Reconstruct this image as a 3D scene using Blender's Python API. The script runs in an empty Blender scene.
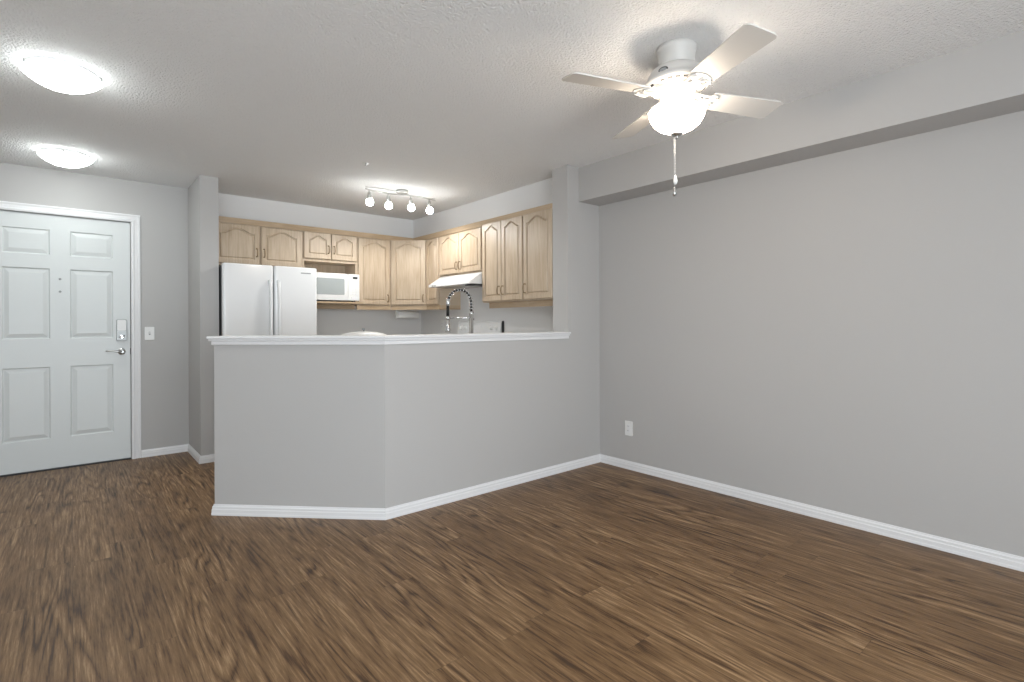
import bpy, math, random
from mathutils import Vector, Matrix
C = bpy.context.scene.collection
PI = math.pi
random.seed(4)

# ------------------------------------------------------------------ camera
yaw = 0.7025
Fv = Vector((math.sin(yaw), math.cos(yaw), 0)); Rv = Vector((math.cos(yaw), -math.sin(yaw), 0)); Zv = Vector((0, 0, 1))
roll = 0.0046
rx = (Rv - roll*Zv).normalized(); up = (Zv + roll*Rv).normalized(); bk = -Fv
cam_d = bpy.data.cameras.new('camera'); cam = bpy.data.objects.new('camera', cam_d); C.objects.link(cam)
cam.matrix_world = Matrix(((rx.x, up.x, bk.x, 0), (rx.y, up.y, bk.y, 0), (rx.z, up.z, bk.z, 1.187), (0, 0, 0, 1)))
cam_d.sensor_width = 36; cam_d.lens = 520.18/1024*36; cam_d.shift_y = -(341-322.86)/1024; cam_d.clip_start = 0.02
bpy.context.scene.camera = cam

# ------------------------------------------------------------------ world, daylight, exposure
W = bpy.data.worlds.new('world'); bpy.context.scene.world = W; W.use_nodes = True
bgn = W.node_tree.nodes['Background']; bgn.inputs[0].default_value = (0.86, 0.94, 1.0, 1); bgn.inputs[1].default_value = 9.3
vs = bpy.context.scene.view_settings
vs.view_transform = 'Standard'; vs.look = 'None'; vs.gamma = 1; vs.use_curve_mapping = False; vs.exposure = -0.24
try: bpy.context.scene.cycles.max_bounces = 10; bpy.context.scene.cycles.diffuse_bounces = 7
except Exception: pass
GLOBE_E, FLUSH_E, TRACK_E, SPOT_W = 37.0, 32.0, 46.0, 3.3

# room numbers (metres)
XR, YP, YD, ZC = 3.4385, 2.906, 5.683, 2.46      # right wall, peninsula wall face, entry wall, ceiling
XL, YB = -1.9, -1.5                                # left wall, window wall
YK = 5.71                                          # kitchen back wall
XS, ZS = 3.186, 2.18                               # soffit face and underside
YF, XF = 5.40, 3.07                                # wall-cabinet faces: back run, right run
XK = 3.34                                          # kitchen side wall
PT = 0.172                                         # peninsula wall thickness

# portal in the patio window: only helps sampling the sky through the glass
pl = bpy.data.lights.new('window_portal', 'AREA'); pl.shape = 'RECTANGLE'; pl.size = 3.5; pl.size_y = 2.12
po = bpy.data.objects.new('window_portal', pl); C.objects.link(po); po.location = (0.0, YB-0.10, 1.16); po.rotation_euler = (PI/2, 0, 0)
po.rotation_euler = (-PI/2, 0, PI)
try: pl.cycles.is_portal = True
except Exception: pass

# ------------------------------------------------------------------ materials
def newmat(name):
    m = bpy.data.materials.new(name); m.use_nodes = True
    return m, m.node_tree, m.node_tree.nodes['Principled BSDF']
def flat(name, col, rough=.5, metal=0, spec=.5, emit=None, es=0, bump=None, coat=0):
    m, t, b = newmat(name)
    b.inputs['Base Color'].default_value = (*col, 1); b.inputs['Roughness'].default_value = rough
    b.inputs['Metallic'].default_value = metal; b.inputs['Specular IOR Level'].default_value = spec
    if coat: b.inputs['Coat Weight'].default_value = coat; b.inputs['Coat Roughness'].default_value = .06
    if emit: b.inputs['Emission Color'].default_value = (*emit, 1); b.inputs['Emission Strength'].default_value = es
    tc = t.nodes.new('ShaderNodeTexCoord'); n = t.nodes.new('ShaderNodeTexNoise')
    t.links.new(tc.outputs['Object'], n.inputs['Vector'])
    sc, dist = bump or (40, .0002)
    n.inputs['Scale'].default_value = sc; n.inputs['Detail'].default_value = 3
    bp = t.nodes.new('ShaderNodeBump'); bp.inputs['Distance'].default_value = dist; bp.inputs['Strength'].default_value = 1
    t.links.new(n.outputs['Fac'], bp.inputs['Height']); t.links.new(bp.outputs['Normal'], b.inputs['Normal'])
    return m
M = {}
M['wall'] = flat('wall_paint', (.488, .478, .470), .55, spec=.3, bump=(120, .0004))
M['kwall'] = flat('kitchen_paint', (.76, .76, .765), .5, spec=.3, bump=(120, .0003))
M['trim'] = flat('white_trim', (.80, .80, .81), .35)
M['door'] = flat('door_paint', (.67, .695, .695), .38)
M['white'] = flat('white_enamel', (.83, .84, .85), .16, coat=.4)
M['plastic'] = flat('white_plastic', (.80, .80, .79), .35)
M['fan'] = flat('fan_white', (.68, .665, .64), .4)
M['blade'] = flat('blade_white', (.68, .66, .63), .45)
M['dark'] = flat('dark_plastic', (.02, .02, .022), .4)
M['grey'] = flat('grey_plastic', (.30, .31, .31), .3)
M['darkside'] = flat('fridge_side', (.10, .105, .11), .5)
M['chrome'] = flat('chrome', (.75, .75, .76), .18, metal=1)
M['nickel'] = flat('brushed_nickel', (.55, .55, .54), .32, metal=1)
M['lockmetal'] = flat('satin_lock_metal', (.42, .43, .43), .45, metal=.6)
M['brass'] = flat('antique_brass', (.27, .20, .12), .35, metal=1)
M['black'] = flat('black_rubber', (.012, .012, .012), .45)
M['counter'] = flat('worktop_laminate', (.62, .61, .58), .4)
M['paper'] = flat('paper', (.82, .82, .81), .9, bump=(200, .001))
M['mwglass'] = flat('microwave_window', (.40, .43, .43), .2)
M['steel'] = flat('sink_steel', (.6, .6, .6), .3, metal=1)
M['globe'] = flat('lit_glass_warm', (.9, .88, .84), .3, emit=(1, .86, .70), es=GLOBE_E)
M['flush'] = flat('lit_glass_cool', (.9, .9, .9), .3, emit=(.94, 1.0, .98), es=FLUSH_E)
M['bulb'] = flat('lit_bulb', (.9, .9, .9), .3, emit=(.98, 1.0, .97), es=TRACK_E)
g, t, b = newmat('window_glass'); b.inputs['Transmission Weight'].default_value = 1; b.inputs['Roughness'].default_value = 0
b.inputs['IOR'].default_value = 1.01; M['glass'] = g

def N(t, k, **kw):
    n = t.nodes.new(k)
    for a, v in kw.items(): setattr(n, a, v)
    return n
def math_(t, op, a, b=None, c=None):
    n = t.nodes.new('ShaderNodeMath'); n.operation = op
    for i, v in enumerate((a, b, c)):
        if v is None: continue
        if isinstance(v, (int, float)): n.inputs[i].default_value = v
        else: t.links.new(v, n.inputs[i])
    return n.outputs[0]
def comb(t, x, y, z=0):
    n = t.nodes.new('ShaderNodeCombineXYZ')
    for i, v in enumerate((x, y, z)):
        if isinstance(v, (int, float)): n.inputs[i].default_value = v
        else: t.links.new(v, n.inputs[i])
    return n.outputs[0]

# stippled ceiling
m, t, b = newmat('stippled_ceiling'); b.inputs['Roughness'].default_value = .9; b.inputs['Specular IOR Level'].default_value = .15
tc = N(t, 'ShaderNodeTexCoord')
n1 = N(t, 'ShaderNodeTexNoise'); n1.inputs['Scale'].default_value = 76; n1.inputs['Detail'].default_value = 4; n1.inputs['Roughness'].default_value = .65
v1 = N(t, 'ShaderNodeTexVoronoi'); v1.inputs['Scale'].default_value = 98
t.links.new(tc.outputs['Object'], n1.inputs['Vector']); t.links.new(tc.outputs['Object'], v1.inputs['Vector'])
h = math_(t, 'SUBTRACT', n1.outputs['Fac'], math_(t, 'MULTIPLY', v1.outputs['Distance'], .55))
bp = N(t, 'ShaderNodeBump'); bp.inputs['Distance'].default_value = .011; bp.inputs['Strength'].default_value = .9
t.links.new(h, bp.inputs['Height']); t.links.new(bp.outputs['Normal'], b.inputs['Normal'])
b.inputs['Base Color'].default_value = (.90, .90, .90, 1)
M['ceiling'] = m

# walnut vinyl planks running along Y
m, t, b = newmat('walnut_planks')
tc = N(t, 'ShaderNodeTexCoord'); sp = N(t, 'ShaderNodeSeparateXYZ'); t.links.new(tc.outputs['Object'], sp.inputs[0])
X, Y = sp.outputs[0], sp.outputs[1]
PW, PL = .152, 1.22
xs = math_(t, 'DIVIDE', X, PW); ix = math_(t, 'FLOOR', xs)
wn = N(t, 'ShaderNodeTexWhiteNoise', noise_dimensions='1D'); t.links.new(ix, wn.inputs['W'])
ys = math_(t, 'ADD', math_(t, 'DIVIDE', Y, PL), math_(t, 'MULTIPLY', wn.outputs['Value'], 7.3)); iy = math_(t, 'FLOOR', ys)
wr = N(t, 'ShaderNodeTexWhiteNoise', noise_dimensions='3D'); t.links.new(comb(t, ix, iy, 3.1), wr.inputs['Vector'])
rnd = wr.outputs['Value']; sr = N(t, 'ShaderNodeSeparateColor'); t.links.new(wr.outputs['Color'], sr.inputs[0])
off = math_(t, 'MULTIPLY', rnd, 37.0)
# cathedral contours of a stretched smooth noise
nc = N(t, 'ShaderNodeTexNoise'); nc.inputs['Scale'].default_value = 1; nc.inputs['Detail'].default_value = 1.2; nc.inputs['Roughness'].default_value = .5; nc.inputs['Distortion'].default_value = .15
t.links.new(comb(t, math_(t, 'MULTIPLY', X, 8), math_(t, 'MULTIPLY', Y, .72), off), nc.inputs['Vector'])
ph = math_(t, 'MULTIPLY', nc.outputs['Fac'], 70.0)
ring = math_(t, 'POWER', math_(t, 'MULTIPLY_ADD', math_(t, 'SINE', ph), .5, .5), .45)
ns = N(t, 'ShaderNodeTexNoise'); ns.inputs['Scale'].default_value = 1; ns.inputs['Detail'].default_value = 5; ns.inputs['Roughness'].default_value = .72
t.links.new(comb(t, math_(t, 'MULTIPLY', X, 105), math_(t, 'MULTIPLY', Y, 4.5), off), ns.inputs['Vector'])
nb = N(t, 'ShaderNodeTexNoise'); nb.inputs['Scale'].default_value = 1; nb.inputs['Detail'].default_value = 3
t.links.new(comb(t, math_(t, 'MULTIPLY', X, 26), math_(t, 'MULTIPLY', Y, 2.2), math_(t, 'ADD', off, 9)), nb.inputs['Vector'])
nm = N(t, 'ShaderNodeTexNoise'); nm.inputs['Scale'].default_value = 1; nm.inputs['Detail'].default_value = 1
t.links.new(comb(t, math_(t, 'MULTIPLY', X, 9), math_(t, 'MULTIPLY', Y, 1.3), math_(t, 'ADD', off, 21)), nm.inputs['Vector'])
mk = N(t, 'ShaderNodeMapRange'); t.links.new(nm.outputs['Fac'], mk.inputs[0]); mk.inputs[1].default_value = .44; mk.inputs[2].default_value = .62
ringm = math_(t, 'MULTIPLY', math_(t, 'SUBTRACT', ring, .68), math_(t, 'MULTIPLY_ADD', mk.outputs[0], .24, .04))
fac = math_(t, 'ADD', math_(t, 'MULTIPLY', ns.outputs['Fac'], 1.05), math_(t, 'MULTIPLY', nb.outputs['Fac'], .36))
fac = math_(t, 'ADD', fac, ringm); fac = math_(t, 'ADD', fac, math_(t, 'MULTIPLY_ADD', sr.outputs[1], .10, -.255))
cr = N(t, 'ShaderNodeValToRGB'); t.links.new(fac, cr.inputs[0]); el = cr.color_ramp.elements
el[0].position = .24; el[0].color = (.050, .023, .008, 1); el[1].position = .76; el[1].color = (.40, .255, .135, 1)
for p_, c_ in ((.35, (.090, .043, .015)), (.45, (.158, .085, .034)), (.57, (.212, .121, .054))):
    e = el.new(p_); e.color = (*c_, 1)
# plank joints
fx = math_(t, 'FRACT', xs); fy = math_(t, 'FRACT', ys)
dx = math_(t, 'MULTIPLY', math_(t, 'MINIMUM', fx, math_(t, 'SUBTRACT', 1, fx)), PW)
dy = math_(t, 'MULTIPLY', math_(t, 'MINIMUM', fy, math_(t, 'SUBTRACT', 1, fy)), PL)
jd = math_(t, 'MINIMUM', dx, dy); jm = N(t, 'ShaderNodeMapRange'); t.links.new(jd, jm.inputs[0]); jm.inputs[1].default_value = 0; jm.inputs[2].default_value = .0018
jm.inputs[3].default_value = .62; jm.inputs[4].default_value = 1
mx = N(t, 'ShaderNodeMix', data_type='RGBA', blend_type='MULTIPLY'); mx.inputs[0].default_value = 1
t.links.new(cr.outputs[0], mx.inputs[6]); t.links.new(comb(t, jm.outputs[0], jm.outputs[0], jm.outputs[0]), mx.inputs[7])
t.links.new(mx.outputs[2], b.inputs['Base Color'])
t.links.new(math_(t, 'MULTIPLY_ADD', ns.outputs['Fac'], -.12, .50), b.inputs['Roughness']); b.inputs['Specular IOR Level'].default_value = .42
bp = N(t, 'ShaderNodeBump'); bp.inputs['Distance'].default_value = .0012; bp.inputs['Strength'].default_value = .6
t.links.new(math_(t, 'MULTIPLY', fac, jm.outputs[0]), bp.inputs['Height']); t.links.new(bp.outputs['Normal'], b.inputs['Normal'])
M['floor'] = m

# pale oak for the cabinets (grain along local Z)
def oak(name, c0, c1, horiz=False):
    m, t, b = newmat(name)
    tc = N(t, 'ShaderNodeTexCoord'); sp = N(t, 'ShaderNodeSeparateXYZ'); t.links.new(tc.outputs['Object'], sp.inputs[0])
    oi = N(t, 'ShaderNodeObjectInfo')
    a, c = (sp.outputs[2], sp.outputs[0]) if horiz else (sp.outputs[0], sp.outputs[2])
    o = math_(t, 'MULTIPLY', oi.outputs['Random'], 50)
    n = N(t, 'ShaderNodeTexNoise'); n.inputs['Scale'].default_value = 1; n.inputs['Detail'].default_value = 5; n.inputs['Roughness'].default_value = .6
    t.links.new(comb(t, math_(t, 'MULTIPLY', a, 75), math_(t, 'MULTIPLY', c, 5), o), n.inputs['Vector'])
    n2 = N(t, 'ShaderNodeTexNoise'); n2.inputs['Scale'].default_value = 1; n2.inputs['Detail'].default_value = 2
    t.links.new(comb(t, math_(t, 'MULTIPLY', a, 9), math_(t, 'MULTIPLY', c, 2.2), o), n2.inputs['Vector'])
    f = math_(t, 'ADD', math_(t, 'MULTIPLY', n.outputs['Fac'], .6), math_(t, 'MULTIPLY', n2.outputs['Fac'], .4))
    cr = N(t, 'ShaderNodeValToRGB'); t.links.new(f, cr.inputs[0])
    cr.color_ramp.elements[0].position = .34; cr.color_ramp.elements[0].color = (*c0, 1)
    cr.color_ramp.elements[1].position = .62; cr.color_ramp.elements[1].color = (*c1, 1)
    t.links.new(cr.outputs[0], b.inputs['Base Color']); b.inputs['Roughness'].default_value = .33; b.inputs['Specular IOR Level'].default_value = .5
    bp = N(t, 'ShaderNodeBump'); bp.inputs['Distance'].default_value = .0006; t.links.new(n.outputs['Fac'], bp.inputs['Height']); t.links.new(bp.outputs['Normal'], b.inputs['Normal'])
    return m
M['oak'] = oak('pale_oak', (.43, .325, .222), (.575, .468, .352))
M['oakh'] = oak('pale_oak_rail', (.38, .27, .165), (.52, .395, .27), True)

# ------------------------------------------------------------------ mesh helpers
class MB:
    def __init__(s): s.v = []; s.f = []; s.sm = []
    def add(s, vs, fs, smooth=False):
        o = len(s.v); s.v += [tuple(p) for p in vs]
        for f in fs: s.f.append(tuple(i+o for i in f)); s.sm.append(smooth)
        return s
    def box(s, x0, x1, y0, y1, z0, z1):
        return s.add([(x0,y0,z0),(x1,y0,z0),(x1,y1,z0),(x0,y1,z0),(x0,y0,z1),(x1,y0,z1),(x1,y1,z1),(x0,y1,z1)],
                     [(0,3,2,1),(4,5,6,7),(0,1,5,4),(1,2,6,5),(2,3,7,6),(3,0,4,7)])
    def rbox(s, x0, x1, y0, y1, z0, z1, r=.01, seg=3, axis='z'):
        """box with the four edges along one axis rounded and small end chamfers"""
        def ring(a0, a1, b0, b1, rr):
            p = []
            for cx, cy, st in ((a1-rr, b1-rr, 0), (a0+rr, b1-rr, 1), (a0+rr, b0+rr, 2), (a1-rr, b0+rr, 3)):
                for k in range(seg+1):
                    an = (st + k/seg)*PI/2; p.append((cx+rr*math.cos(an), cy+rr*math.sin(an)))
            return p
        A = {'z': (x0,x1,y0,y1,z0,z1), 'y': (x0,x1,z0,z1,y0,y1), 'x': (y0,y1,z0,z1,x0,x1)}[axis]
        mp = {'z': lambda a,b,c: (a,b,c), 'y': lambda a,b,c: (a,c,b), 'x': lambda a,b,c: (c,a,b)}[axis]
        e = min(r*.5, (A[5]-A[4])*.2)
        rings = [(ring(A[0]+e,A[1]-e,A[2]+e,A[3]-e,max(r-e,.0005)),A[4]), (ring(*A[:4],r),A[4]+e), (ring(*A[:4],r),A[5]-e), (ring(A[0]+e,A[1]-e,A[2]+e,A[3]-e,max(r-e,.0005)),A[5])]
        n = len(rings[0][0]); vs = [mp(a,b,c) for rg, c in rings for a, b in rg]
        fs = [(k*n+i, k*n+(i+1)%n, (k+1)*n+(i+1)%n, (k+1)*n+i) for k in range(3) for i in range(n)]
        fs += [tuple(range(n-1,-1,-1)), tuple(3*n+i for i in range(n))]
        if axis == 'y': fs = [f[::-1] for f in fs]
        return s.add(vs, fs, False)
    def prism(s, poly, z0, z1):
        n = len(poly); vs = [(x,y,z0) for x,y in poly]+[(x,y,z1) for x,y in poly]
        return s.add(vs, [tuple(range(n-1,-1,-1)), tuple(range(n,2*n))]+[(i,(i+1)%n,n+(i+1)%n,n+i) for i in range(n)])
    def sweep(s, prof, path, closed=False):
        """profile (out, z) swept along a plan path (x, y), mitred; out points to the right of travel"""
        P = [Vector(p) for p in path]; n = len(P); rows = []
        for i, p in enumerate(P):
            d0 = (p-P[i-1]).normalized() if i > 0 else None; d1 = (P[i+1]-p).normalized() if i < n-1 else None
            d0 = d0 or d1; d1 = d1 or d0
            n0 = Vector((d0.y, -d0.x)); n1 = Vector((d1.y, -d1.x)); m_ = (n0+n1).normalized(); k = 1/max(.2, m_.dot(n0))
            rows.append([(p.x+m_.x*k*o, p.y+m_.y*k*o, z) for o, z in prof])
        q = len(prof); vs = [v for r in rows for v in r]
        fs = [(i*q+j, i*q+(j+1)%q, (i+1)*q+(j+1)%q, (i+1)*q+j) for i in range(n-1) for j in range(q)]
        fs += [tuple(range(q-1,-1,-1)), tuple((n-1)*q+j for j in range(q))]
        return s.add(vs, fs)
    def lathe(s, prof, seg=32, c=(0,0), capb=True, capt=True, ax='z', smooth=True):
        q = len(prof); vs = []
        for r, z in prof:
            for k in range(seg):
                a = 2*PI*k/seg; x, y = r*math.cos(a), r*math.sin(a)
                vs.append((c[0]+x, c[1]+y, z) if ax == 'z' else ((c[0]+x, z, c[1]+y) if ax == 'y' else (z, c[0]+x, c[1]+y)))
        fs = [(i*seg+k, i*seg+(k+1)%seg, (i+1)*seg+(k+1)%seg, (i+1)*seg+k) for i in range(q-1) for k in range(seg)]
        o = len(s.f); s.add(vs, fs, smooth)
        b0 = len(s.v)-len(vs)
        if capb: s.f.append(tuple(b0+k for k in range(seg-1,-1,-1))); s.sm.append(False)
        if capt: s.f.append(tuple(b0+(q-1)*seg+k for k in range(seg))); s.sm.append(False)
        return s
    def tube(s, pts, r, seg=8, cap=True):
        P = [Vector(p) for p in pts]; n = len(P); vs = []; u = None
        for i in range(n):
            d = ((P[min(i+1,n-1)]-P[i-1 if i else 0])).normalized()
            if u is None:
                u = d.orthogonal().normalized()
            else:
                u = (u - d*u.dot(d)).normalized()
            w = d.cross(u); rr = r[i] if isinstance(r, (list, tuple)) else r
            for k in range(seg):
                a = 2*PI*k/seg; vs.append(P[i]+(u*math.cos(a)+w*math.sin(a))*rr)
        fs = [(i*seg+k, i*seg+(k+1)%seg, (i+1)*seg+(k+1)%seg, (i+1)*seg+k) for i in range(n-1) for k in range(seg)]
        s.add(vs, fs, True); b0 = len(s.v)-len(vs)
        if cap:
            s.f.append(tuple(b0+k for k in range(seg-1,-1,-1))); s.sm.append(False)
            s.f.append(tuple(b0+(n-1)*seg+k for k in range(seg))); s.sm.append(False)
        return s
    def build(s, name, mat, parent=None, loc=None, rz=0, bevel=0):
        me = bpy.data.meshes.new(name); me.from_pydata(s.v, [], s.f); me.update()
        for p, q in zip(me.polygons, s.sm): p.use_smooth = q
        import bmesh
        bm = bmesh.new(); bm.from_mesh(me); bmesh.ops.recalc_face_normals(bm, faces=bm.faces); bm.to_mesh(me); bm.free()
        o = bpy.data.objects.new(name, me); C.objects.link(o); me.materials.append(M[mat])
        if parent: o.parent = parent
        if loc: o.location = loc
        o.rotation_euler.z = rz
        if bevel:
            md = o.modifiers.new('bevel', 'BEVEL'); md.width = bevel; md.segments = 2; md.limit_method = 'ANGLE'; md.angle_limit = math.radians(50)
        return o
def thing(name, label, cat, loc=(0,0,0), rz=0, group=None):
    o = bpy.data.objects.new(name, None); C.objects.link(o); o.location = loc; o.rotation_euler.z = rz; o.empty_display_size = .1
    return tag(o, label, cat, group)
def tag(o, label, cat, group=None):
    o['label'] = label; o['category'] = cat
    if group: o['group'] = group
    return o
def struct(o, label=None):
    o['kind'] = 'structure'
    if label: o['label'] = label
    return o
def copy_tree(o, parent=None):
    c = o.copy(); C.objects.link(c); c.parent = parent
    for ch in list(o.children): copy_tree(ch, c)
    return c

# ------------------------------------------------------------------ room shell
struct(MB().box(XL-.15, XR+.15, YB-.2, YK+.15, -.1, 0).build('floor', 'floor'), 'dark walnut plank floor')
struct(MB().box(XL-.15, XR+.15, YB-.2, YK+.15, ZC, ZC+.12).build('ceiling', 'ceiling'), 'white stippled ceiling')
struct(MB().box(XR, XR+.15, YB-.2, YK+.15, 0, ZC).build('wall_right', 'wall'), 'plain grey wall on the right')
struct(MB().box(XL-.15, XL, YB-.2, YK+.15, 0, ZC).build('wall_left', 'wall'))
# entry wall with door opening
DX0, DX1, DZ = -.543, .400, 2.092
w = MB(); w.box(XL, DX0, YD, YD+.15, 0, ZC); w.box(DX1, .979, YD, YD+.15, 0, ZC); w.box(DX0, DX1, YD, YD+.15, DZ, ZC)
struct(w.build('wall_entry', 'wall'), 'grey wall around the entry door')
struct(MB().box(DX0-.05, DX1+.05, YD+.10, YD+.14, 0, DZ+.03).build('wall_corridor', 'wall'))
# the stub wall between entry and kitchen
struct(MB().box(.836, .979, 5.10, YD, 0, ZC).build('wall_stub', 'wall'), 'short stub wall between the entry and the kitchen')
struct(MB().box(.979, XR, YK, YK+.15, 0, ZC).build('wall_kitchen', 'kwall'), 'kitchen back wall')
struct(MB().box(XK, XR, YP+PT, YK, 0, ZC).build('wall_range', 'kwall'), 'kitchen side wall behind the range')
# window wall behind the camera
wx0, wx1, wz0, wz1 = -1.75, 1.75, .10, 2.22
w = MB(); w.box(XL, wx0, YB-.15, YB, 0, ZC); w.box(wx1, XR, YB-.15, YB, 0, ZC); w.box(wx0, wx1, YB-.15, YB, 0, wz0); w.box(wx0, wx1, YB-.15, YB, wz1, ZC)
struct(w.build('wall_window', 'wall'))
fr = MB(); fw = .05
fr.box(wx0, wx1, YB-.09, YB-.04, wz0, wz0+fw); fr.box(wx0, wx1, YB-.09, YB-.04, wz1-fw, wz1)
for xx in (wx0, wx0+(wx1-wx0)/3, wx0+2*(wx1-wx0)/3, wx1-fw): fr.box(xx, xx+fw, YB-.09, YB-.04, wz0, wz1)
wf = struct(fr.build('window_1', 'trim'))
# peninsula wall, column and diagonal half wall
ZH = 1.068
c0 = (1.447, 2.906); c1 = (.677, 3.676); tt = PT*math.tan(PI/8)
c1i = (c1[0]+PT*.7071, c1[1]+PT*.7071)
struct(MB().prism([(3.052, YP), (XR, YP), (XR, YP+PT), (3.052, YP+PT)], 0, ZC).build('wall_column', 'wall'), 'full-height wall end at the right of the pass-through')
pen = MB().prism([c0, (3.052, YP), (3.052, YP+PT), (c0[0]+tt, YP+PT)], 0, ZH).build('wall_peninsula', 'wall')
struct(pen, 'grey half wall in front of the kitchen')
struct(MB().prism([c1, c0, (c0[0]+tt, YP+PT), c1i], 0, ZH).build('wall_diagonal', 'wall'), 'angled left section of the half wall')
# ledge: stepped moulding under a thin cap
capo, t2 = .034, (PT+.034)*math.tan(PI/8)
def offpoly(o, e=0):
    # polygon of the half-wall plan grown by o on the outside/inside and e at the left end
    s2 = .7071; d = Vector((-s2, s2)) * e     # end direction
    on = Vector((-s2, -s2))                    # outer normal of the diagonal
    k = o*math.tan(PI/8)
    a = Vector(c1)+on*o+d; bb = Vector((c0[0]-k, YP-o)); cc = Vector((3.052+ (0.010 if o>0 else 0), YP-o)); cc0 = Vector((3.052, YP+PT+o))
    ii = Vector((c0[0]+tt+k, YP+PT+o)); ei = Vector(c1i)-on*o+d
    return [tuple(a), tuple(bb), (3.0515, YP-o), (3.0515, YP+PT+o), tuple(ii), tuple(ei)]
lg = MB(); lg.prism(offpoly(.034, .028), 1.096, 1.112); lg.prism(offpoly(.024, .024), 1.082, 1.096); lg.prism(offpoly(.012, .012), 1.058, 1.082)
lo = lg.build('trim_1', 'trim', bevel=.004); struct(lo, 'white moulded ledge cap on the half wall')
# dropped beam along the right wall
struct(MB().box(XS, XR, YB, YP, ZS, ZC).build('wall_soffit', 'wall'), 'dropped grey bulkhead along the right wall')
# kitchen soffits above the cabinets
struct(MB().prism([(.979, 5.69), (3.225, 5.69), (3.225, YP+PT), (XK, YP+PT), (XK, YK), (.979, YK)], ZS, ZC).build('wall_bulkhead', 'kwall'), 'kitchen bulkhead above the wall cabinets')
# baseboards
prof = [(0, 0), (.014, 0), (.014, .012), (.0125, .016), (.0125, .036), (.010, .040), (.010, .052), (.006, .058), (.004, .066), (0, .066)]
def base(name, path): struct(MB().sweep(prof, path).build(name, 'trim'))
base('baseboard_right', [(XR, YP), (XR, YB)])
base('baseboard_peninsula', [c1i, c1, c0, (XR, YP)])
base('baseboard_entry', [(.471, YD), (.836, YD), (.836, 5.10), (.979, 5.10)])
base('baseboard_left', [(XL, YB), (XL, YD), (-.61, YD)])

# ------------------------------------------------------------------ entry door
def raised_panel(mb, x0, x1, z0, z1, y, dep=.010, inset=.03):
    """recess with a raised centre field; y is the face plane, panel faces -y"""
    def R(a, yy): return [(x0+a, yy, z0+a), (x1-a, yy, z0+a), (x1-a, yy, z1-a), (x0+a, yy, z1-a)]
    rows = [R(0, y), R(.008, y+dep), R(.012, y+dep), R(inset+.012, y+dep*.18), ]
    vs = [p for r in rows for p in r]
    fs = [(k*4+i, k*4+(i+1)%4, (k+1)*4+(i+1)%4, (k+1)*4+i) for k in range(3) for i in range(4)] + [(12, 13, 14, 15)]
    mb.add(vs, fs)
dy0 = YD+.012
ld = MB(); lx0, lx1 = DX0+.006, DX1-.004; cx_ = -.0715
cols = [(-.419, -.134), (-.009, .276)]; rows_ = [(.257, .845), (1.074, 1.650), (1.760, 1.967)]
xsp = [lx0, -.419, -.134, -.009, .276, lx1]; zsp = [.012, .257, .845, 1.074, 1.650, 1.760, 1.967, DZ-.004]
for i in range(5):
    for j in range(7):
        if i in (1, 3) and j in (1, 3, 5): raised_panel(ld, xsp[i], xsp[i+1], zsp[j], zsp[j+1], dy0)
        else: ld.add([(xsp[i], dy0, zsp[j]), (xsp[i+1], dy0, zsp[j]), (xsp[i+1], dy0, zsp[j+1]), (xsp[i], dy0, zsp[j+1])], [(0, 1, 2, 3)])
ld.add([(lx0,dy0,.012),(lx1,dy0,.012),(lx1,dy0+.04,.012),(lx0,dy0+.04,.012),(lx0,dy0,DZ-.004),(lx1,dy0,DZ-.004),(lx1,dy0+.04,DZ-.004),(lx0,dy0+.04,DZ-.004)],
       [(0,3,2,1),(4,5,6,7),(1,2,6,5),(2,3,7,6),(3,0,4,7)])
door = struct(ld.build('door_1', 'door'), 'white six-panel entry door')
# casing
cp = [(0, 0), (0, -.012), (.010, -.017), (.018, -.017), (.024, -.012), (.045, -.010), (.058, -.015), (.066, -.013), (.066, 0)]
cs = MB()
def casing_run(path):
    # path of (x, z); profile out of the opening; mitred in the wall plane
    P = [Vector(p) for p in path]; rows = []
    for i, p in enumerate(P):
        d0 = (p-P[i-1]).normalized() if i else None; d1 = (P[i+1]-p).normalized() if i < len(P)-1 else None
        d0 = d0 or d1; d1 = d1 or d0
        n0 = Vector((-d0.y, d0.x)); n1 = Vector((-d1.y, d1.x)); m_ = (n0+n1).normalized(); k = 1/m_.dot(n0)
        rows.append([(p.x+m_.x*k*o, YD+yy, p.y+m_.y*k*o) for o, yy in cp])
    q = len(cp); cs.add([v for r in rows for v in r], [(i*q+j, i*q+(j+1)%q, (i+1)*q+(j+1)%q, (i+1)*q+j) for i in range(len(P)-1) for j in range(q)]+[tuple(range(q)), tuple((len(P)-1)*q+j for j in range(q))])
casing_run([(DX0, 0), (DX0, DZ), (DX1+.003, DZ), (DX1+.003, 0)])
cs.build('door_frame', 'trim', door)
thr = MB().box(DX0, DX1, YD-.003, YD+.1, 0, .008).build('threshold', 'dark', door)
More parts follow.
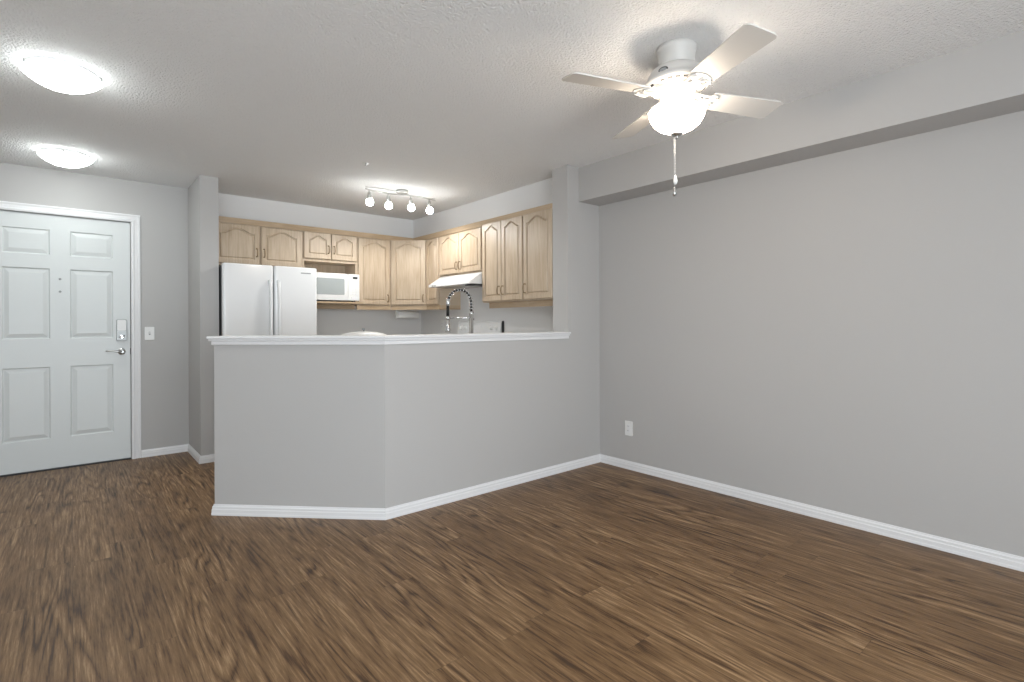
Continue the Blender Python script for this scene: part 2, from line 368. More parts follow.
# lever, lock plate, peepholes
lv = MB().lathe([(.027, dy0-.004), (.030, dy0-.008), (.026, dy0-.014), (.012, dy0-.016), (.010, dy0-.046), (.011, dy0-.05)], 24, (.334, .952), ax='y')
lv.tube([(.334, dy0-.046, .952), (.305, dy0-.05, .955), (.27, dy0-.05, .960), (.235, dy0-.046, .961), (.222, dy0-.042, .960)], [.011, .010, .008, .007, .005], 10)
lv.lathe([(.031, dy0), (.031, dy0-.005)], 24, (.334, .952), ax='y')
lv.build('door_handle', 'nickel', door)
lk = MB().rbox(.296, .372, dy0-.020, dy0, 1.045, 1.235, .012, 4, 'y').build('lock_plate', 'lockmetal', door)
MB().rbox(.303, .365, dy0-.024, dy0-.019, 1.135, 1.228, .010, 4, 'y').build('lock_cover', 'plastic', lk)
MB().lathe([(.016, dy0-.018), (.016, dy0-.026), (.013, dy0-.03)], 20, (.334, 1.082), ax='y').tube([(.314, dy0-.036, 1.076), (.334, dy0-.038, 1.083), (.356, dy0-.036, 1.092)], [.006, .008, .006], 8).build('thumb_turn', 'chrome', lk)
MB().box(.394, .3975, dy0-.003, dy0+.004, .925, .98).build('latch_plate', 'dark', door)
for zz in (1.566, 1.463): MB().lathe([(.009, dy0+.0005), (.009, dy0-.004), (.005, dy0-.005)], 16, (cx_, zz), ax='y').build('peephole', 'grey', door)

# light switch and outlets
def plate(name, label, cat, loc, rz, kind):
    th = thing(name, label, cat, loc, rz)
    MB().rbox(-.036, .036, -.007, 0, -.059, .059, .005, 3, 'y').build('cover_plate', 'plastic', th)
    if kind == 'toggle':
        MB().box(-.006, .006, -.009, -.006, -.014, .014).build('switch_slot', 'grey', th)
        MB().rbox(-.004, .004, -.020, -.006, -.002, .010, .001, 2, 'y').build('toggle', 'plastic', th)
    else:
        MB().rbox(-.017, .017, -.010, -.006, -.034, .034, .003, 3, 'y').build('socket_insert', 'trim', th)
        for zz in (-.018, .018):
            for xx in (-.006, .006): MB().box(xx-.001, xx+.001, -.0106, -.0098, zz-.004, zz+.004).build('socket_slot', 'dark', th)
    return th
plate('light_switch', 'white toggle light switch on the wall beside the entry door', 'switch', (.535, YD-.0005, 1.107), 0, 'toggle')
plate('wall_outlet', 'white outlet cover low on the right wall near the corner', 'outlet', (XR-.0005, 2.603, .330), -PI/2, 'sock')
plate('wall_outlet', 'white outlet cover on the kitchen wall between range and corner', 'outlet', (XK-.0005, 5.21, 1.165), -PI/2, 'sock')

# ------------------------------------------------------------------ kitchen cabinets
def arch(tv): 
    tv = max(-1, min(1, tv)); a = abs(tv)
    if a > .90: return 0
    return (.5+.5*math.cos(PI*a/.90))**.8
def door_mesh(w, h, arched=True, st=.044, th=.02):
    """door in local coords: x 0..w, z 0..h, front at y=-th, back at y=0"""
    mb = MB(); n = 22; rise = min(.050, w*.135) if arched else 0
    x0, x1, z0 = st, w-st, st; zt = h-(.026 if arched else st)-rise
    f, r_ = -th, -th+.011
    top = [(x0+(x1-x0)*k/n, zt+rise*arch(-1+2*k/n)) for k in range(n+1)]
    mb.box(0, w, r_+.001, 0, 0, h)                     # back slab
    mb.add([(0,f,0),(w,f,0),(w,r_+.001,0),(0,r_+.001,0)], [(0,1,2,3)])
    # front ring: stiles, bottom rail, arched top rail, with chamfered outer edge
    e = .004
    mb.add([(e,f,e),(w-e,f,e),(w-e,f,h-e),(e,f,h-e),(0,f+e,0),(w,f+e,0),(w,f+e,h),(0,f+e,h),(0,r_+.002,0),(w,r_+.002,0),(w,r_+.002,h),(0,r_+.002,h)],
           [(0,1,5,4),(1,2,6,5),(2,3,7,6),(3,0,4,7),(4,5,9,8),(5,6,10,9),(6,7,11,10),(7,4,8,11)])
    mb.add([(e,f,e),(x0,f,e),(x0,f,h-e),(e,f,h-e)], [(0,1,2,3)])
    mb.add([(x1,f,e),(w-e,f,e),(w-e,f,h-e),(x1,f,h-e)], [(0,1,2,3)])
    mb.add([(x0,f,e),(x1,f,e),(x1,f,z0),(x0,f,z0)], [(0,1,2,3)])
    for k in range(n):
        a, b_ = top[k], top[k+1]
        mb.add([(a[0],f,a[1]),(b_[0],f,b_[1]),(b_[0],f,h-e),(a[0],f,h-e)], [(0,1,2,3)])
    # panel: groove wall, groove, rising bevel, field
    outl = [(x0, z0), (x1, z0)]+top[::-1]
    def inset(a):
        o = [(x0+a, z0+a), (x1-a, z0+a)]
        for (px, pz) in top[::-1]:
            tt_ = (px-(x0+x1)/2)/((x1-x0)/2); o.append(((x0+x1)/2+tt_*((x1-x0)/2-a), zt-a+rise*arch(tt_)))
        return o
    rows = [(outl, f), (inset(.002), r_), (inset(.010), r_), (inset(.020 if w > .2 else .015), f+.001)]
    q = len(outl); vs = [(x, yy, z) for o, yy in rows for x, z in o]
    fs = [(k*q+i, k*q+(i+1)%q, (k+1)*q+(i+1)%q, (k+1)*q+i) for k in range(3) for i in range(q)]
    mb.add(vs, fs)
    last = rows[-1][0]; c = ((x0+x1)/2, f+.001, (z0+zt)/2)
    mb.add([c]+[(x, f+.001, z) for x, z in last], [(0, 1+i, 1+(i+1)%q) for i in range(q)])
    return mb
def pull(parent, x, z, y, L=.076):
    mb = MB()
    for s_ in (-1, 1): mb.lathe([(.007, y), (.007, y-.003), (.004, y-.005), (.004, y-.018)], 12, (x, z+s_*L/2), ax='y')
    mb.tube([(x, y-.014, z-L/2-.004), (x, y-.022, z-L/2+.006), (x, y-.027, z-L/5), (x, y-.028, z), (x, y-.027, z+L/5), (x, y-.022, z+L/2-.006), (x, y-.014, z+L/2+.004)], [.003, .004, .0048, .0052, .0048, .004, .003], 8)
    return mb.build('handle', 'brass', parent)
def cab(label, loc, rz, W_, H_, D_, doors, group=None, arched=True, rail=None, body=None, name='wall_cabinet', cat='cabinet'):
    """doors: (x0, x1, z0, z1, handle side 'l'/'r'/None, handle z)"""
    th = thing(name, label, cat, loc, rz, group)
    bm_ = body or MB().box(0, W_, 0, D_, 0, H_)
    bm_.build('body', 'oak', th)
    for (x0, x1, z0, z1, hs, hz) in doors:
        d = door_mesh(x1-x0, z1-z0, arched).build('door', 'oak', th, (x0, -.001, z0))
        if hs: pull(d, .026 if hs == 'l' else (x1-x0)-.026, hz-z0, -.02)
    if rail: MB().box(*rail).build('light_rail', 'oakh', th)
    return th
ZCT = 2.13
WG = None
# A over the fridge
cab('pale oak two-door cabinet above the white refrigerator', (.982, YF, 1.735), 0, .806, ZCT-1.735, YK-YF,
    [(.008, .400, .020, .385, 'r', .135), (.414, .792, .020, .385, 'l', .135)], WG)
# B over the microwave, with open niche
Wb = 2.367-1.790; zb0 = 1.395
bb = MB(); Hb = ZCT-zb0; D = YK-YF; tk = .018
bb.box(0, tk, 0, D, 0, Hb); bb.box(Wb-tk, Wb, 0, D, 0, Hb); bb.box(tk, Wb-tk, 0, D, Hb-tk, Hb); bb.box(tk, Wb-tk, 0, D, .435, .455)
bb.box(tk, Wb-tk, D-.04, D-.03, 0, .435); bb.box(tk, Wb-tk, 0, .02, .455, Hb-tk)
cB = cab('pale oak cabinet with two small doors above the open microwave niche', (1.790, YF, zb0), 0, Wb, Hb, D,
    [(.010, .284, .462, .730, 'r', .565), (.293, .569, .462, .730, 'l', .565)], WG, body=bb)
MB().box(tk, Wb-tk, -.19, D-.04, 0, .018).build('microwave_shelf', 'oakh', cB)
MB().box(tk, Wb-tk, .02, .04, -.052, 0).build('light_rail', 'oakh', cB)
# C tall single
cab('tall single-door oak cabinet directly right of the microwave', (2.368, YF, 1.385), 0, 2.768-2.368, ZCT-1.385, D,
    [(.010, .378, .012, .733, 'r', .085)], WG, rail=(0, .400, 0, .018, -.045, 0))
# D diagonal corner
dA, dB = Vector((2.770, YF)), Vector((XF, 5.122)); dv = dB-dA; Ld = dv.length; rzd = math.atan2(dv.y, dv.x)
def loc_d(x, y):
    v = Vector((x, y))-dA; c_, s_ = math.cos(-rzd), math.sin(-rzd); return (v.x*c_-v.y*s_, v.x*s_+v.y*c_)
pd = [(0, 0), (Ld, 0), loc_d(XK, 5.122), loc_d(XK, YK), loc_d(2.770, YK)]
cD = cab('angled corner oak cabinet with one tall door above the paper towels', (dA.x, dA.y, 1.385), rzd, 0, 0, 0,
    [(.008, Ld-.008, .012, .735, 'r', .085)], WG, body=MB().prism(pd, 0, ZCT-1.385))
MB().box(.004, Ld-.004, 0, .018, -.045, 0).build('light_rail', 'oakh', cD)
# right run, facing -x : local x runs toward the camera
r90 = -PI/2; DR = XK-XF
cab('narrow single-door oak cabinet between the corner cabinet and the range hood', (XF, 5.120, 1.385), r90, 5.120-4.84, ZCT-1.385, DR,
    [(.012, .270, .012, .733, None, 0)], WG, rail=(0, .28, 0, DR, -.045, 0))
cab('short two-door oak cabinet directly above the white range hood', (XF, 4.838, 1.69), r90, .777, ZCT-1.69, DR,
    [(.012, .383, .015, .430, 'r', .090), (.391, .765, .015, .430, 'l', .090)], WG)
cG = cab('tall two-door oak cabinet right of the range hood', (XF, 4.059, 1.385), r90, .604, ZCT-1.385+.02, DR,
    [(.008, .300, .010, .755, 'r', .105), (.306, .598, .010, .755, 'l', .105)], WG)
MB().box(.03, .604, .05, .068, -.055, 0).build('light_rail', 'oakh', cG)
cH = cab('tall single-door oak cabinet partly hidden behind the wall end', (XF, 3.454, 1.385), r90, .373, ZCT-1.385+.02, DR,
    [(.008, .368, .010, .755, 'l', .105)], WG)
MB().box(0, .373, .05, .068, -.055, 0).build('light_rail', 'oakh', cH)
# wooden trim strip between cabinets and bulkhead (over the sections with doors)
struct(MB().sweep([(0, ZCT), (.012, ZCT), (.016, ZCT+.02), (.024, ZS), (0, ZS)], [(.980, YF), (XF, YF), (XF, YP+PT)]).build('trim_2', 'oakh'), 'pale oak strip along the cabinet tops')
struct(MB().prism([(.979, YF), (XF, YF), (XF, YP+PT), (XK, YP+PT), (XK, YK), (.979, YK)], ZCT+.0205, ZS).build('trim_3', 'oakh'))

# ------------------------------------------------------------------ base cabinets and worktops (mostly behind the half wall)
def base_cab(label, loc, rz, Wd, n, D_):
    th = thing('base_cabinet', label, 'cabinet', loc, rz)
    MB().box(0, Wd, 0, D_, .10, .872).box(0, Wd, .06, D_, 0, .10).build('body', 'oak', th)
    dw = (Wd-.01*(n+1))/n
    for k in range(n):
        x0 = .01+k*(dw+.01)
        d = door_mesh(dw, .56, False).build('door', 'oak', th, (x0, -.001, .12)); pull(d, dw-.026, .48, -.02)
        q = MB().rbox(x0, x0+dw, -.02, -.001, .70, .86, .004, 2, 'y').build('drawer', 'oakh', th)
        MB().tube([(x0+dw/2-.04, -.02, .78), (x0+dw/2-.036, -.04, .78), (x0+dw/2+.036, -.04, .78), (x0+dw/2+.04, -.02, .78)], .004, 8).build('handle', 'brass', q)
    return th
base_cab('oak base cabinet under the microwave beside the refrigerator', (1.80, 5.215, 0), 0, 1.02, 2, YK-5.215-.003)
base_cab('oak base cabinet in the far corner beside the range', (2.875, 5.705, 0), r90, .845, 2, XK-2.878)
base_cab('oak base cabinet between the range and the half wall', (2.875, 4.05, 0), r90, .34, 1, XK-2.878)
MB_ = MB().box(1.795, XK-.002, 5.18, YK-.002, .874, .912); MB_.box(2.835, XK-.002, 4.836, 5.18, .874, .912)
MB_.box(1.795, XK-.002, YK-.02, YK-.002, .912, 1.01)
tag(MB_.build('worktop', 'counter', bevel=.003), 'pale worktop running below the microwave into the kitchen corner', 'worktop')
w2 = MB(); yb = YP+PT+.003
w2.box(2.835, XK-.002, 3.70, 4.052, .874, .912); w2.box(2.52, XK-.002, yb, 3.70, .874, .912); w2.box(1.98, 2.52, yb, 3.31, .874, .912)
w2.box(1.98, 2.52, 3.61, 3.70, .874, .912); w2.prism([(1.53, yb), (1.98, yb), (1.98, 3.70), (.912, 3.70)], .874, .912)
tag(w2.build('worktop', 'counter', bevel=.003), 'pale worktop behind the half wall holding the sink', 'worktop')
pc = thing('base_cabinet', 'oak sink cabinet run behind the half wall', 'cabinet', (2.80, 3.66, 0), PI)
MB().box(0, 1.25, 0, .04, .10, .872).box(0, .06, .04, .575, .10, .872).box(1.19, 1.25, .04, .575, .10, .872).box(0, 1.25, .06, .575, 0, .10).build('body', 'oak', pc)
for k in range(3): door_mesh(.40, .74, False).build('door', 'oak', pc, (.012+k*.412, -.001, .115))
sk = thing('kitchen_sink', 'stainless sink set in the worktop behind the half wall', 'sink', (2.25, 3.46, .912))
s = MB(); s.box(-.28, .28, -.155, -.13, 0, .004); s.box(-.28, .28, .13, .155, 0, .004); s.box(-.28, -.25, -.13, .13, 0, .004); s.box(.25, .28, -.13, .13, 0, .004)
s.build('rim', 'steel', sk)
s = MB(); s.add([(-.26,-.14,0),(.26,-.14,0),(.26,.14,0),(-.26,.14,0),(-.24,-.12,-.16),(.24,-.12,-.16),(.24,.12,-.16),(-.24,.12,-.16)], [(0,1,5,4),(1,2,6,5),(2,3,7,6),(3,0,4,7),(4,5,6,7)])
s.build('basin', 'steel', sk)
# backsplash panel
struct(MB().box(XK-.006, XK, 3.06, 3.98, .912, 1.212).build('trim_4', 'kwall'), 'smooth splashback strip')

# ------------------------------------------------------------------ refrigerator
fx0, fx1, fy = .985, 1.783, 4.97
fr_ = thing('refrigerator', 'white side-by-side refrigerator beside the stub wall', 'refrigerator', (fx0, fy, 0))
Wf = fx1-fx0; sx = 1.395-fx0
MB().box(.008, Wf-.008, .075, .732, .03, 1.698).build('body', 'darkside', fr_)
MB().box(.02, Wf-.02, .02, .07, .03, .10).build('base_grille', 'grey', fr_)
for k, (a, b_) in enumerate(((0, sx-.004), (sx+.004, Wf))):
    d = MB().rbox(a, b_, 0, .068, .11, 1.714, .018, 5, 'z').build('door', 'white', fr_)
    hx = sx-.036 if k == 0 else sx+.036
    mb = MB(); zs = [.62+.96*i/16 for i in range(17)]
    mb.tube([(hx, -.006 - .036*math.sin(PI*min(1, max(0, (i)/16)))**.35, z) for i, z in enumerate(zs)], [.0145]*17, 12)
    mb.build('handle', 'white', d)
MB().box(Wf-.15, Wf-.06, -.002, .001, 1.655, 1.665).build('brand_badge', 'grey', fr_)
for a in (.03, Wf-.07):
    for b_ in (.10, .66): MB().box(a, a+.04, b_, b_+.06, 0, .03).build('foot', 'dark', fr_)

# ------------------------------------------------------------------ microwave
mw = thing('microwave', 'white microwave with grey window on the oak niche shelf', 'microwave', (1.812, 5.205, 1.4135))
MB().rbox(0, .498, .022, .39, .012, .288, .008, 3, 'y').build('body', 'plastic', mw)
mdm = MB().rbox(0, .372, 0, .022, .012, .288, .006, 3, 'y').build('door', 'plastic', mw)
MB().rbox(.050, .335, -.003, .001, .070, .235, .008, 3, 'y').build('window', 'mwglass', mdm)
cpn = MB().rbox(.374, .498, 0, .022, .012, .288, .006, 3, 'y').build('control_panel', 'plastic', mw)
MB().box(.425, .475, -.002, .001, .238, .260).build('display', 'dark', cpn)
for r in range(5):
    for c_ in range(3): MB().rbox(.392+c_*.032, .416+c_*.032, -.0015, .001, .070+r*.028, .088+r*.028, .003, 2, 'y').build('button', 'trim', cpn)
MB().rbox(.41, .47, -.003, .001, .024, .050, .003, 2, 'y').build('open_button', 'trim', cpn)
for a in (.04, .44): MB().box(a, a+.03, .04, .07, 0, .012).build('foot', 'dark', mw)
for a in (.04, .44): MB().box(a, a+.03, .30, .33, 0, .012).build('foot', 'dark', mw)

# ------------------------------------------------------------------ range hood
hd = thing('range_hood', 'white range hood under the short oak cabinet', 'range hood', (XF, 4.832, 1.688), r90)
hw = .763
# local: x along width, y toward wall (+), z up
def ex(poly, x0, x1, name, mat, par):
    n = len(poly); vs = [(x0, y, z) for y, z in poly]+[(x1, y, z) for y, z in poly]
    return MB().add(vs, [tuple(range(n)), tuple(range(2*n-1, n-1, -1))]+[(i, (i+1)%n, n+(i+1)%n, n+i) for i in range(n)]).build(name, mat, par)
ex([(.265, 0), (0, 0), (-.125, -.082), (-.148, -.094), (-.148, -.118), (.265, -.118)], 0, hw, 'hood_shell', 'white', hd)
MB().box(.03, .56, -.10, .22, -.121, -.1175).build('filter', 'nickel', hd)
MB().box(.58, hw-.01, -.08, .22, -.130, -.1175).build('underside_strip', 'dark', hd)  # plain dark strip under the near end of the hood
for k in range(2): MB().rbox(.07+k*.045, .10+k*.045, -.152, -.147, -.114, -.100, .002, 2, 'y').build('switch', 'grey', hd)

# ------------------------------------------------------------------ range
rg = thing('kitchen_range', 'white electric range below the hood, its backguard showing over the ledge', 'stove', (2.705, 4.828, 0), r90)
Wr = .762
MB().box(0, Wr, .03, .63, .05, .90).build('body', 'white', rg)
MB().rbox(-.001, Wr+.001, .0, .63, .90, .915, .01, 3, 'z').build('cooktop', 'white', rg)
od = MB().rbox(.01, Wr-.01, 0, .03, .24, .80, .008, 3, 'y').build('oven_door', 'white', rg)
MB().rbox(.14, Wr-.14, -.003, .001, .36, .64, .01, 3, 'y').build('oven_window', 'dark', od)
MB().tube([(.08, 0, .75), (.08, -.04, .75), (Wr-.08, -.04, .75), (Wr-.08, 0, .75)], .010, 10).build('handle', 'white', od)
MB().rbox(.01, Wr-.01, 0, .03, .07, .22, .008, 3, 'y').build('drawer', 'white', rg)
for (x, y, r) in ((.19, .17, .10), (.57, .17, .075), (.19, .42, .075), (.57, .42, .10)):
    mb = MB()
    for q in (1, .75, .5, .25): mb.tube([(x+r*q*math.cos(a*PI/12), y+r*q*math.sin(a*PI/12), .919) for a in range(25)], .004, 6, False)
    mb.build('burner', 'dark', rg)
bgp = ex([(.570, .915), (.600, 1.19), (.610, 1.207), (.63, 1.207), (.63, .915)], .012, Wr-.012, 'backguard', 'white', rg)
ex([(.600, .915), (.605, 1.19), (.612, 1.207), (.632, 1.207), (.632, .915)], Wr-.005, Wr+.001, 'end_cap', 'dark', rg)
ex([(.568, .915), (.597, 1.19), (.608, 1.209), (.632, 1.209), (.632, .915)], -.001, .012, 'end_cap', 'plastic', rg)
def knob(x, z):
    yk = .570+(z-.915)*.03/.275
    MB().lathe([(.022, yk+.002), (.022, yk-.006), (.017, yk-.010), (.015, yk-.026), (.012, yk-.028)], 18, (x, z), ax='y').box(x-.003, x+.003, yk-.032, yk-.02, z-.014, z+.014).build('knob', 'plastic', bgp)
for x in (.075, .15, .61, .685): knob(x, 1.135)
MB().rbox(.30, .46, .588, .5925, 1.09, 1.16, .004, 2, 'y').build('clock_panel', 'trim', bgp)
for x in (.02, Wr-.06):
    for b_ in (.06, .55): MB().box(x, x+.04, b_, b_+.04, 0, .05).build('foot', 'dark', rg)

# ------------------------------------------------------------------ spring faucet
fc = thing('kitchen_faucet', 'chrome spring pull-down faucet standing behind the half wall', 'faucet', (2.332, 3.235, .912), math.atan2(.155, -.115))
# local +x points to the spout
MB().lathe([(.028, 0), (.028, .012), (.020, .022), (.016, .05), (.016, .34), (.019, .342), (.019, .36), (.014, .362)], 20).build('column', 'chrome', fc)
MB().tube([(0, -.016, .30), (0, -.05, .302), (0, -.055, .31)], [.008, .007, .006], 8).build('lever', 'black', fc)
L_ = .190; zt0 = .36; mid = L_/2
path = []
for k in range(25):
    a = PI*(1-k/24)*1.0; path.append((mid-mid*math.cos(PI-a+0)*1.0, 0, 0))
arcp = [(0, 0, zt0), (0, 0, .40)]
for k in range(1, 20):
    a = PI-PI*k/20*.93; arcp.append((mid+mid*math.cos(a), 0, .42+.112*math.sin(a)))
hose = MB().tube(arcp, .0085, 10).build('hose', 'black', fc)
# spring coils around the hose
def resample(pts, n):
    P = [Vector(p) for p in pts]; Ls = [0]
    for i in range(1, len(P)): Ls.append(Ls[-1]+(P[i]-P[i-1]).length)
    out = []
    for k in range(n):
        d = Ls[-1]*k/(n-1); i = 1
        while i < len(P)-1 and Ls[i] < d: i += 1
        out.append(P[i-1].lerp(P[i], (d-Ls[i-1])/max(1e-6, Ls[i]-Ls[i-1])))
    return out
turns = 15; nn = turns*12+1; ctr = resample(arcp, nn); sp_ = []
for i, p in enumerate(ctr):
    d = (ctr[min(i+1, nn-1)]-ctr[max(i-1, 0)]).normalized(); yv = Vector((0, 1, 0)); w_ = d.cross(yv).normalized(); a = 2*PI*i/12
    sp_.append(p+(yv*math.cos(a)+w_*math.sin(a))*.0150)
MB().tube(sp_, .0030, 6).build('spring', 'chrome', fc)
ex_ = arcp[-1]
MB().tube([ex_, (L_-.002, 0, .43), (L_, 0, .41)], [.016, .017, .015], 12).build('hose_collar', 'chrome', fc)
MB().tube([(L_, 0, .41), (L_, 0, .325)], [.011, .012], 12).build('spray_hose', 'black', fc)
MB().tube([(L_, 0, .33), (L_, 0, .24), (L_, 0, .225), (L_, 0, .205)], [.014, .015, .020, .021], 14).build('spray_head', 'chrome', fc)
MB().tube([(.012, 0, .315), (L_-.016, 0, .315)], .006, 8).lathe([(.019, .305), (.019, .325)], 16, (L_, 0)).build('docking_arm', 'chrome', fc)

# ------------------------------------------------------------------ covered cooker and paper towels
pt = thing('covered_pot', 'low white covered pot with a small dark knob showing over the ledge corner', 'pot', (1.505, 3.33, .9125)); pt.scale.z = .945
MB().lathe([(.10, 0), (.145, .01), (.155, .06), (.160, .165), (.170, .175), (.170, .188)], 36).build('pot_body', 'white', pt)
pld = MB().lathe([(.170, .189), (.172, .193), (.165, .203), (.13, .219), (.08, .230), (.02, .235)], 36).build('lid', 'plastic', pt)
MB().lathe([(.006, .2345), (.006, .243), (.011, .247), (.009, .256)], 14).build('knob', 'grey', pld)
ph_ = thing('paper_towel_holder', 'white paper towel roll mounted under the angled corner cabinet', 'paper towel', (2.872, 5.44, 1.29))
MB().lathe([(.018, 0), (.042, .0), (.042, .26), (.018, .26)], 28, (0, 0), ax='x').build('paper_roll', 'paper', ph_)
for xx in (-.014, .266): MB().rbox(xx-.003, xx+.006, -.022, .022, -.045, .094, .004, 2, 'x').build('bracket', 'plastic', ph_)
MB().tube([(-.012, 0, 0), (.270, 0, 0)], .008, 8).box(-.014, .270, -.02, .02, .086, .094).build('rod', 'plastic', ph_)

# ------------------------------------------------------------------ ceiling fan
FX, FY = 2.150, 1.348
fan = thing('ceiling_fan', 'white four-blade ceiling fan with a lit glass bowl', 'ceiling fan', (FX, FY, ZC))
z = lambda v: v-ZC
MB().lathe([(.078, z(2.366)), (.082, z(2.372)), (.083, z(2.430)), (.089, z(2.434)), (.090, z(2.4595))], 40).build('canopy', 'fan', fan)
hs_ = MB().lathe([(.085, z(2.276)), (.122, z(2.271)), (.142, z(2.279)), (.149, z(2.288)), (.147, z(2.296)), (.138, z(2.300)), (.132, z(2.322)), (.118, z(2.346)), (.100, z(2.360)), (.076, z(2.3665))], 48).build('motor_housing', 'fan', fan)
# vent slots on the slanted underside
for k in range(24):
    if k % 6 == 5: continue
    vt = MB()
    a0 = 2*PI*k/24; a1 = a0+2*PI/24*.62
    pts = []
    for a, r, zz in ((a0, .124, 2.2705), (a1, .124, 2.2705), (a1, .132, 2.2745), (a0, .132, 2.2745)): pts.append((r*math.cos(a), r*math.sin(a), z(zz)-.002))
    vt.add(pts+[(x, y, q+.004) for x, y, q in pts], [(0,1,2,3),(4,7,6,5),(0,4,5,1),(1,5,6,2),(2,6,7,3),(3,7,4,0)])
    vt.build('vent_slot', 'dark', hs_)
# oval badge
ab = math.radians(-173); br = .1345; bz = z(2.314); un = Vector((math.cos(ab), math.sin(ab), 0)); ut = Vector((-math.sin(ab), math.cos(ab), 0))
def oval(a, b_, o, nseg=24):
    pts = []
    for k in range(nseg):
        an = 2*PI*k/nseg; s_ = a*math.cos(an); ang = ab+s_/br; pts.append((math.cos(ang)*(br+o), math.sin(ang)*(br+o), bz+b_*math.sin(an)))
    return pts
def ovalmb(a, b_, o):
    p = oval(a, b_, o); q = oval(a, b_, -.003); n = len(p); return MB().add(p+q, [tuple(range(n)), tuple(range(2*n-1, n-1, -1))]+[(i, (i+1)%n, n+(i+1)%n, n+i) for i in range(n)])
bd = ovalmb(.023, .012, .001).build('badge', 'dark', hs_)
ovalmb(.017, .007, .002).build('badge_inlay', 'grey', bd); 
# switch housing + fitter
MB().lathe([(.060, z(2.158)), (.072, z(2.175)), (.078, z(2.19)), (.074, z(2.235)), (.086, z(2.258)), (.088, z(2.275))], 40).build('switch_housing', 'fan', fan)
MB().lathe([(.062, z(2.172)), (.080, z(2.174)), (.084, z(2.182)), (.070, z(2.186))], 40).build('light_fitter', 'fan', fan)
gp = [(.004, z(2.068)), (.03, z(2.070)), (.058, z(2.077)), (.084, z(2.090)), (.105, z(2.109)), (.119, z(2.131)), (.126, z(2.152)), (.126, z(2.164)), (.118, z(2.169))]
MB().lathe(gp, 44, capt=True).build('glass_bowl', 'globe', fan)
MB().lathe([(.004, z(2.040)), (.008, z(2.044)), (.006, z(2.050)), (.020, z(2.054)), (.028, z(2.062)), (.024, z(2.066))], 24).build('finial', 'nickel', fan)
# pull chains
cxo, cyo = -.010, .008
for (ox, oy, ze, zt_, mt) in ((cxo, cyo, 1.812, 1.772, 'nickel'), (cxo+.004, cyo-.003, 1.868, 1.826, 'plastic')):
    ch = MB().tube([(ox, oy, z(2.046)), (ox, oy, z(ze))], .00065, 5)
    for k in range(int((2.044-ze)/.012)): ch.lathe([(.0004, z(2.044-k*.012)-.0016), (.0014, z(2.044-k*.012)-.0006), (.0014, z(2.044-k*.012)+.0006), (.0004, z(2.044-k*.012)+.0016)], 6, (ox, oy))
    cho = ch.build('pull_chain', 'plastic', fan)
    MB().lathe([(.002, z(ze+.003)), (.004, z(ze)), (.0095, z((ze+zt_)/2)), (.0105, z((ze+zt_)/2-.006)), (.007, z(zt_+.002)), (.002, z(zt_))], 14, (ox, oy)).build('chain_fob', mt, cho)
# blades and scrolled irons
def blade(ang):
    R = Matrix.Rotation(ang, 4, 'Z'); pit = Matrix.Rotation(math.radians(-12), 4, 'X')
    out = []; r0, r1 = .175, .565; cr_ = .022; w0, w1 = .058, .070
    for cxx, cyy, st in ((r1-cr_, w1-cr_, 0), (r0+.012, w0-.012, 1), (r0+.012, -w0+.012, 2), (r1-cr_, -w1+cr_, 3)):
        rr = cr_ if st in (0, 3) else .012
        for k in range(6):
            an = (st+k/5)*PI/2; out.append((cxx+rr*math.cos(an), cyy+rr*math.sin(an)))
    n = len(out); vs = [(x, y, .003) for x, y in out]+[(x, y, -.003) for x, y in out]
    T = Matrix.Translation((0, 0, z(2.240))) @ R @ pit
    mb = MB().add([T @ Vector(v) for v in vs], [tuple(range(n)), tuple(range(2*n-1, n-1, -1))]+[(i, (i+1)%n, n+(i+1)%n, n+i) for i in range(n)])
    bl = mb.build('blade', 'blade', fan)
    # iron: arm + two open scroll loops + pad under the blade
    mb = MB(); T2 = Matrix.Translation((0, 0, z(2.240))) @ R
    def tp(x, y, zz): return T2 @ Vector((x, y, zz))
    mb.tube([tp(.085, 0, .030), tp(.11, 0, .014), tp(.135, 0, -.004), tp(.165, 0, -.009), tp(.20, 0, -.010)], [.011, .010, .008, .008, .006], 8)
    for s_ in (-1, 1):
        P = []
        for k in range(15):
            a = 2*PI*k/14; P.append(tp(.165+.030*math.cos(a), s_*(.026+.020*math.sin(a)), -.008+s_*(-.0)*.0-math.sin(math.radians(12))*s_*.026))
        mb.tube(P, .0042, 7, False)
        mb.tube([tp(.10, s_*.010, .018), tp(.12, s_*.030, .004), tp(.145, s_*.046, -.006), tp(.185, s_*.050, -.010-s_*.010), tp(.205, s_*.036, -.010-s_*.008)], [.006, .005, .005, .005, .004], 7)
    rw = [Vector((.183, -.050, 0)), Vector((.183, .050, 0)), Vector((.212, .040, 0)), Vector((.226, 0, 0)), Vector((.212, -.040, 0))]
    Tp = Matrix.Translation((0, 0, z(2.240))) @ R @ pit
    mb.add([Tp @ (v+Vector((0, 0, -.0032))) for v in rw]+[Tp @ (v+Vector((0, 0, -.0072))) for v in rw], [tuple(range(5)), (9, 8, 7, 6, 5)]+[(i, (i+1)%5, 5+(i+1)%5, 5+i) for i in range(5)])
    mb.build('blade_iron', 'fan', fan)
for a in (-116, -22, 64, 160): blade(math.radians(a))

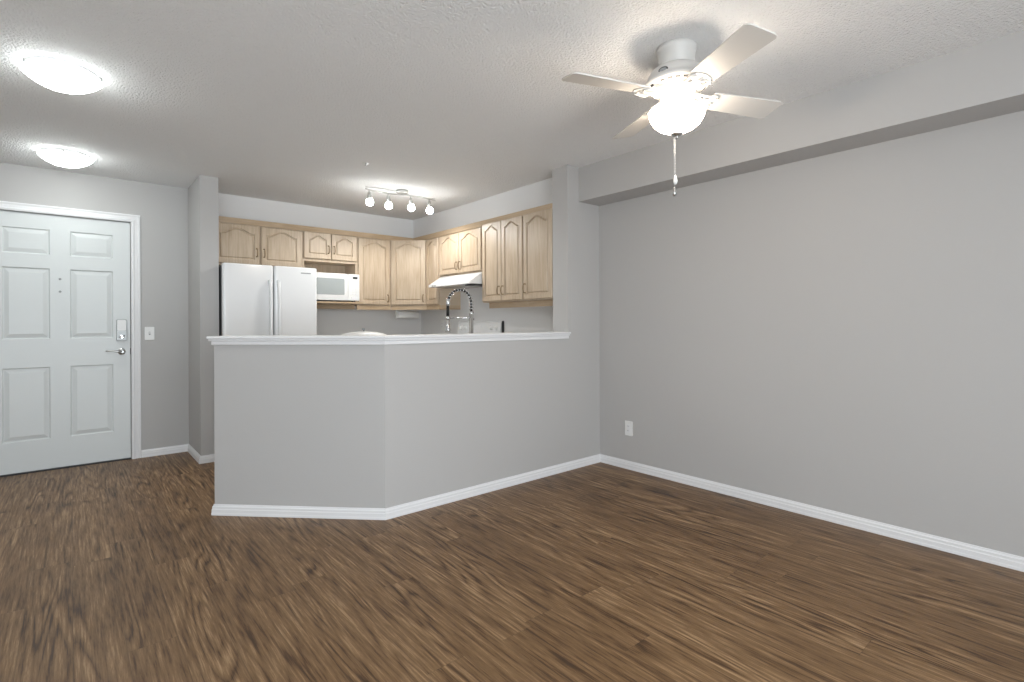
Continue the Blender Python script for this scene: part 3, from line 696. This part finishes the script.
# ------------------------------------------------------------------ flush ceiling lights
def flush(label, x, y, ang):
    t_ = thing('ceiling_light', label, 'ceiling light', (x, y, ZC))
    MB().lathe([(.152, -.0305), (.155, -.028), (.140, -.0005)], 40).build('pan', 'trim', t_)  # pan widened so it blocks the dish's glow onto the ceiling
    MB().lathe([(.004, -.098), (.04, -.095), (.080, -.085), (.116, -.067), (.142, -.048), (.160, -.030), (.158, -.029), (.152, -.0315)], 48, capt=False).build('glass_dish', 'flush', t_)
    for a in ang:
        a = math.radians(a)
        MB().lathe([(.004, -.040), (.008, -.036), (.008, -.026), (.005, -.018)], 12, (.163*math.cos(a), .163*math.sin(a))).build('clip_knob', 'nickel', t_)
    return t_
flush('round flush ceiling light nearer the camera, larger of the entry pair', -.030, 3.43, (-145, -25, 95))
flush('round flush ceiling light closest to the entry door', -.028, 5.08, (-95, 25, 145))

# ------------------------------------------------------------------ track light
tk_ = thing('track_light', 'curved chrome bar ceiling light with four lit spot heads', 'track light', (2.42, 4.48, ZC))
MB().lathe([(.045, -.028), (.055, -.022), (.058, -.0005)], 28).build('ceiling_plate', 'nickel', tk_)
bar = [(-.37+.74*k/24, .035*math.sin(2*PI*k/24), -.042) for k in range(25)]
MB().tube(bar, .0065, 8).tube([(x, -y, q+.016) for x, y, q in bar], .004, 8).tube([(0, 0, -.045), (0, 0, -.02)], .008, 8).build('bar', 'nickel', tk_)
for x in (-.33, -.13, .08, .285):
    y = .035*math.sin(2*PI*(x+.37)/.74)
    h_ = MB().tube([(x, y, -.042), (x, y, -.075)], .006, 8).tube([(x, y, -.068), (x+.004, y-.004, -.132)], [.014, .026], 16).build('spot_head', 'nickel', tk_)
    MB().lathe([(.020, -.128), (.030, -.138), (.034, -.154), (.034, -.168), (.027, -.182), (.012, -.190), (.002, -.191)][::-1], 20, (x+.004, y-.004)).build('bulb', 'bulb', h_)
    sl = bpy.data.lights.new('spot_beam', 'SPOT'); sl.energy = SPOT_W*4*PI/4; sl.spot_size = math.radians(172); sl.spot_blend = .35; sl.shadow_soft_size = .03; sl.color = (1, .985, .95)
    so = bpy.data.objects.new('spot_beam', sl); C.objects.link(so); so.parent = h_; so.location = (x+.004, y-.004, -.235)

# sprinkler
spk = thing('sprinkler_head', 'tiny ceiling sprinkler head in front of the track light', 'sprinkler', (1.786, 3.893, ZC))
MB().lathe([(.026, -.003), (.030, -.0005)], 20).build('escutcheon', 'plastic', spk)
MB().lathe([(.004, -.020), (.011, -.018), (.004, -.016), (.004, -.010), (.008, -.008), (.008, -.003)], 12).build('deflector', 'nickel', spk)
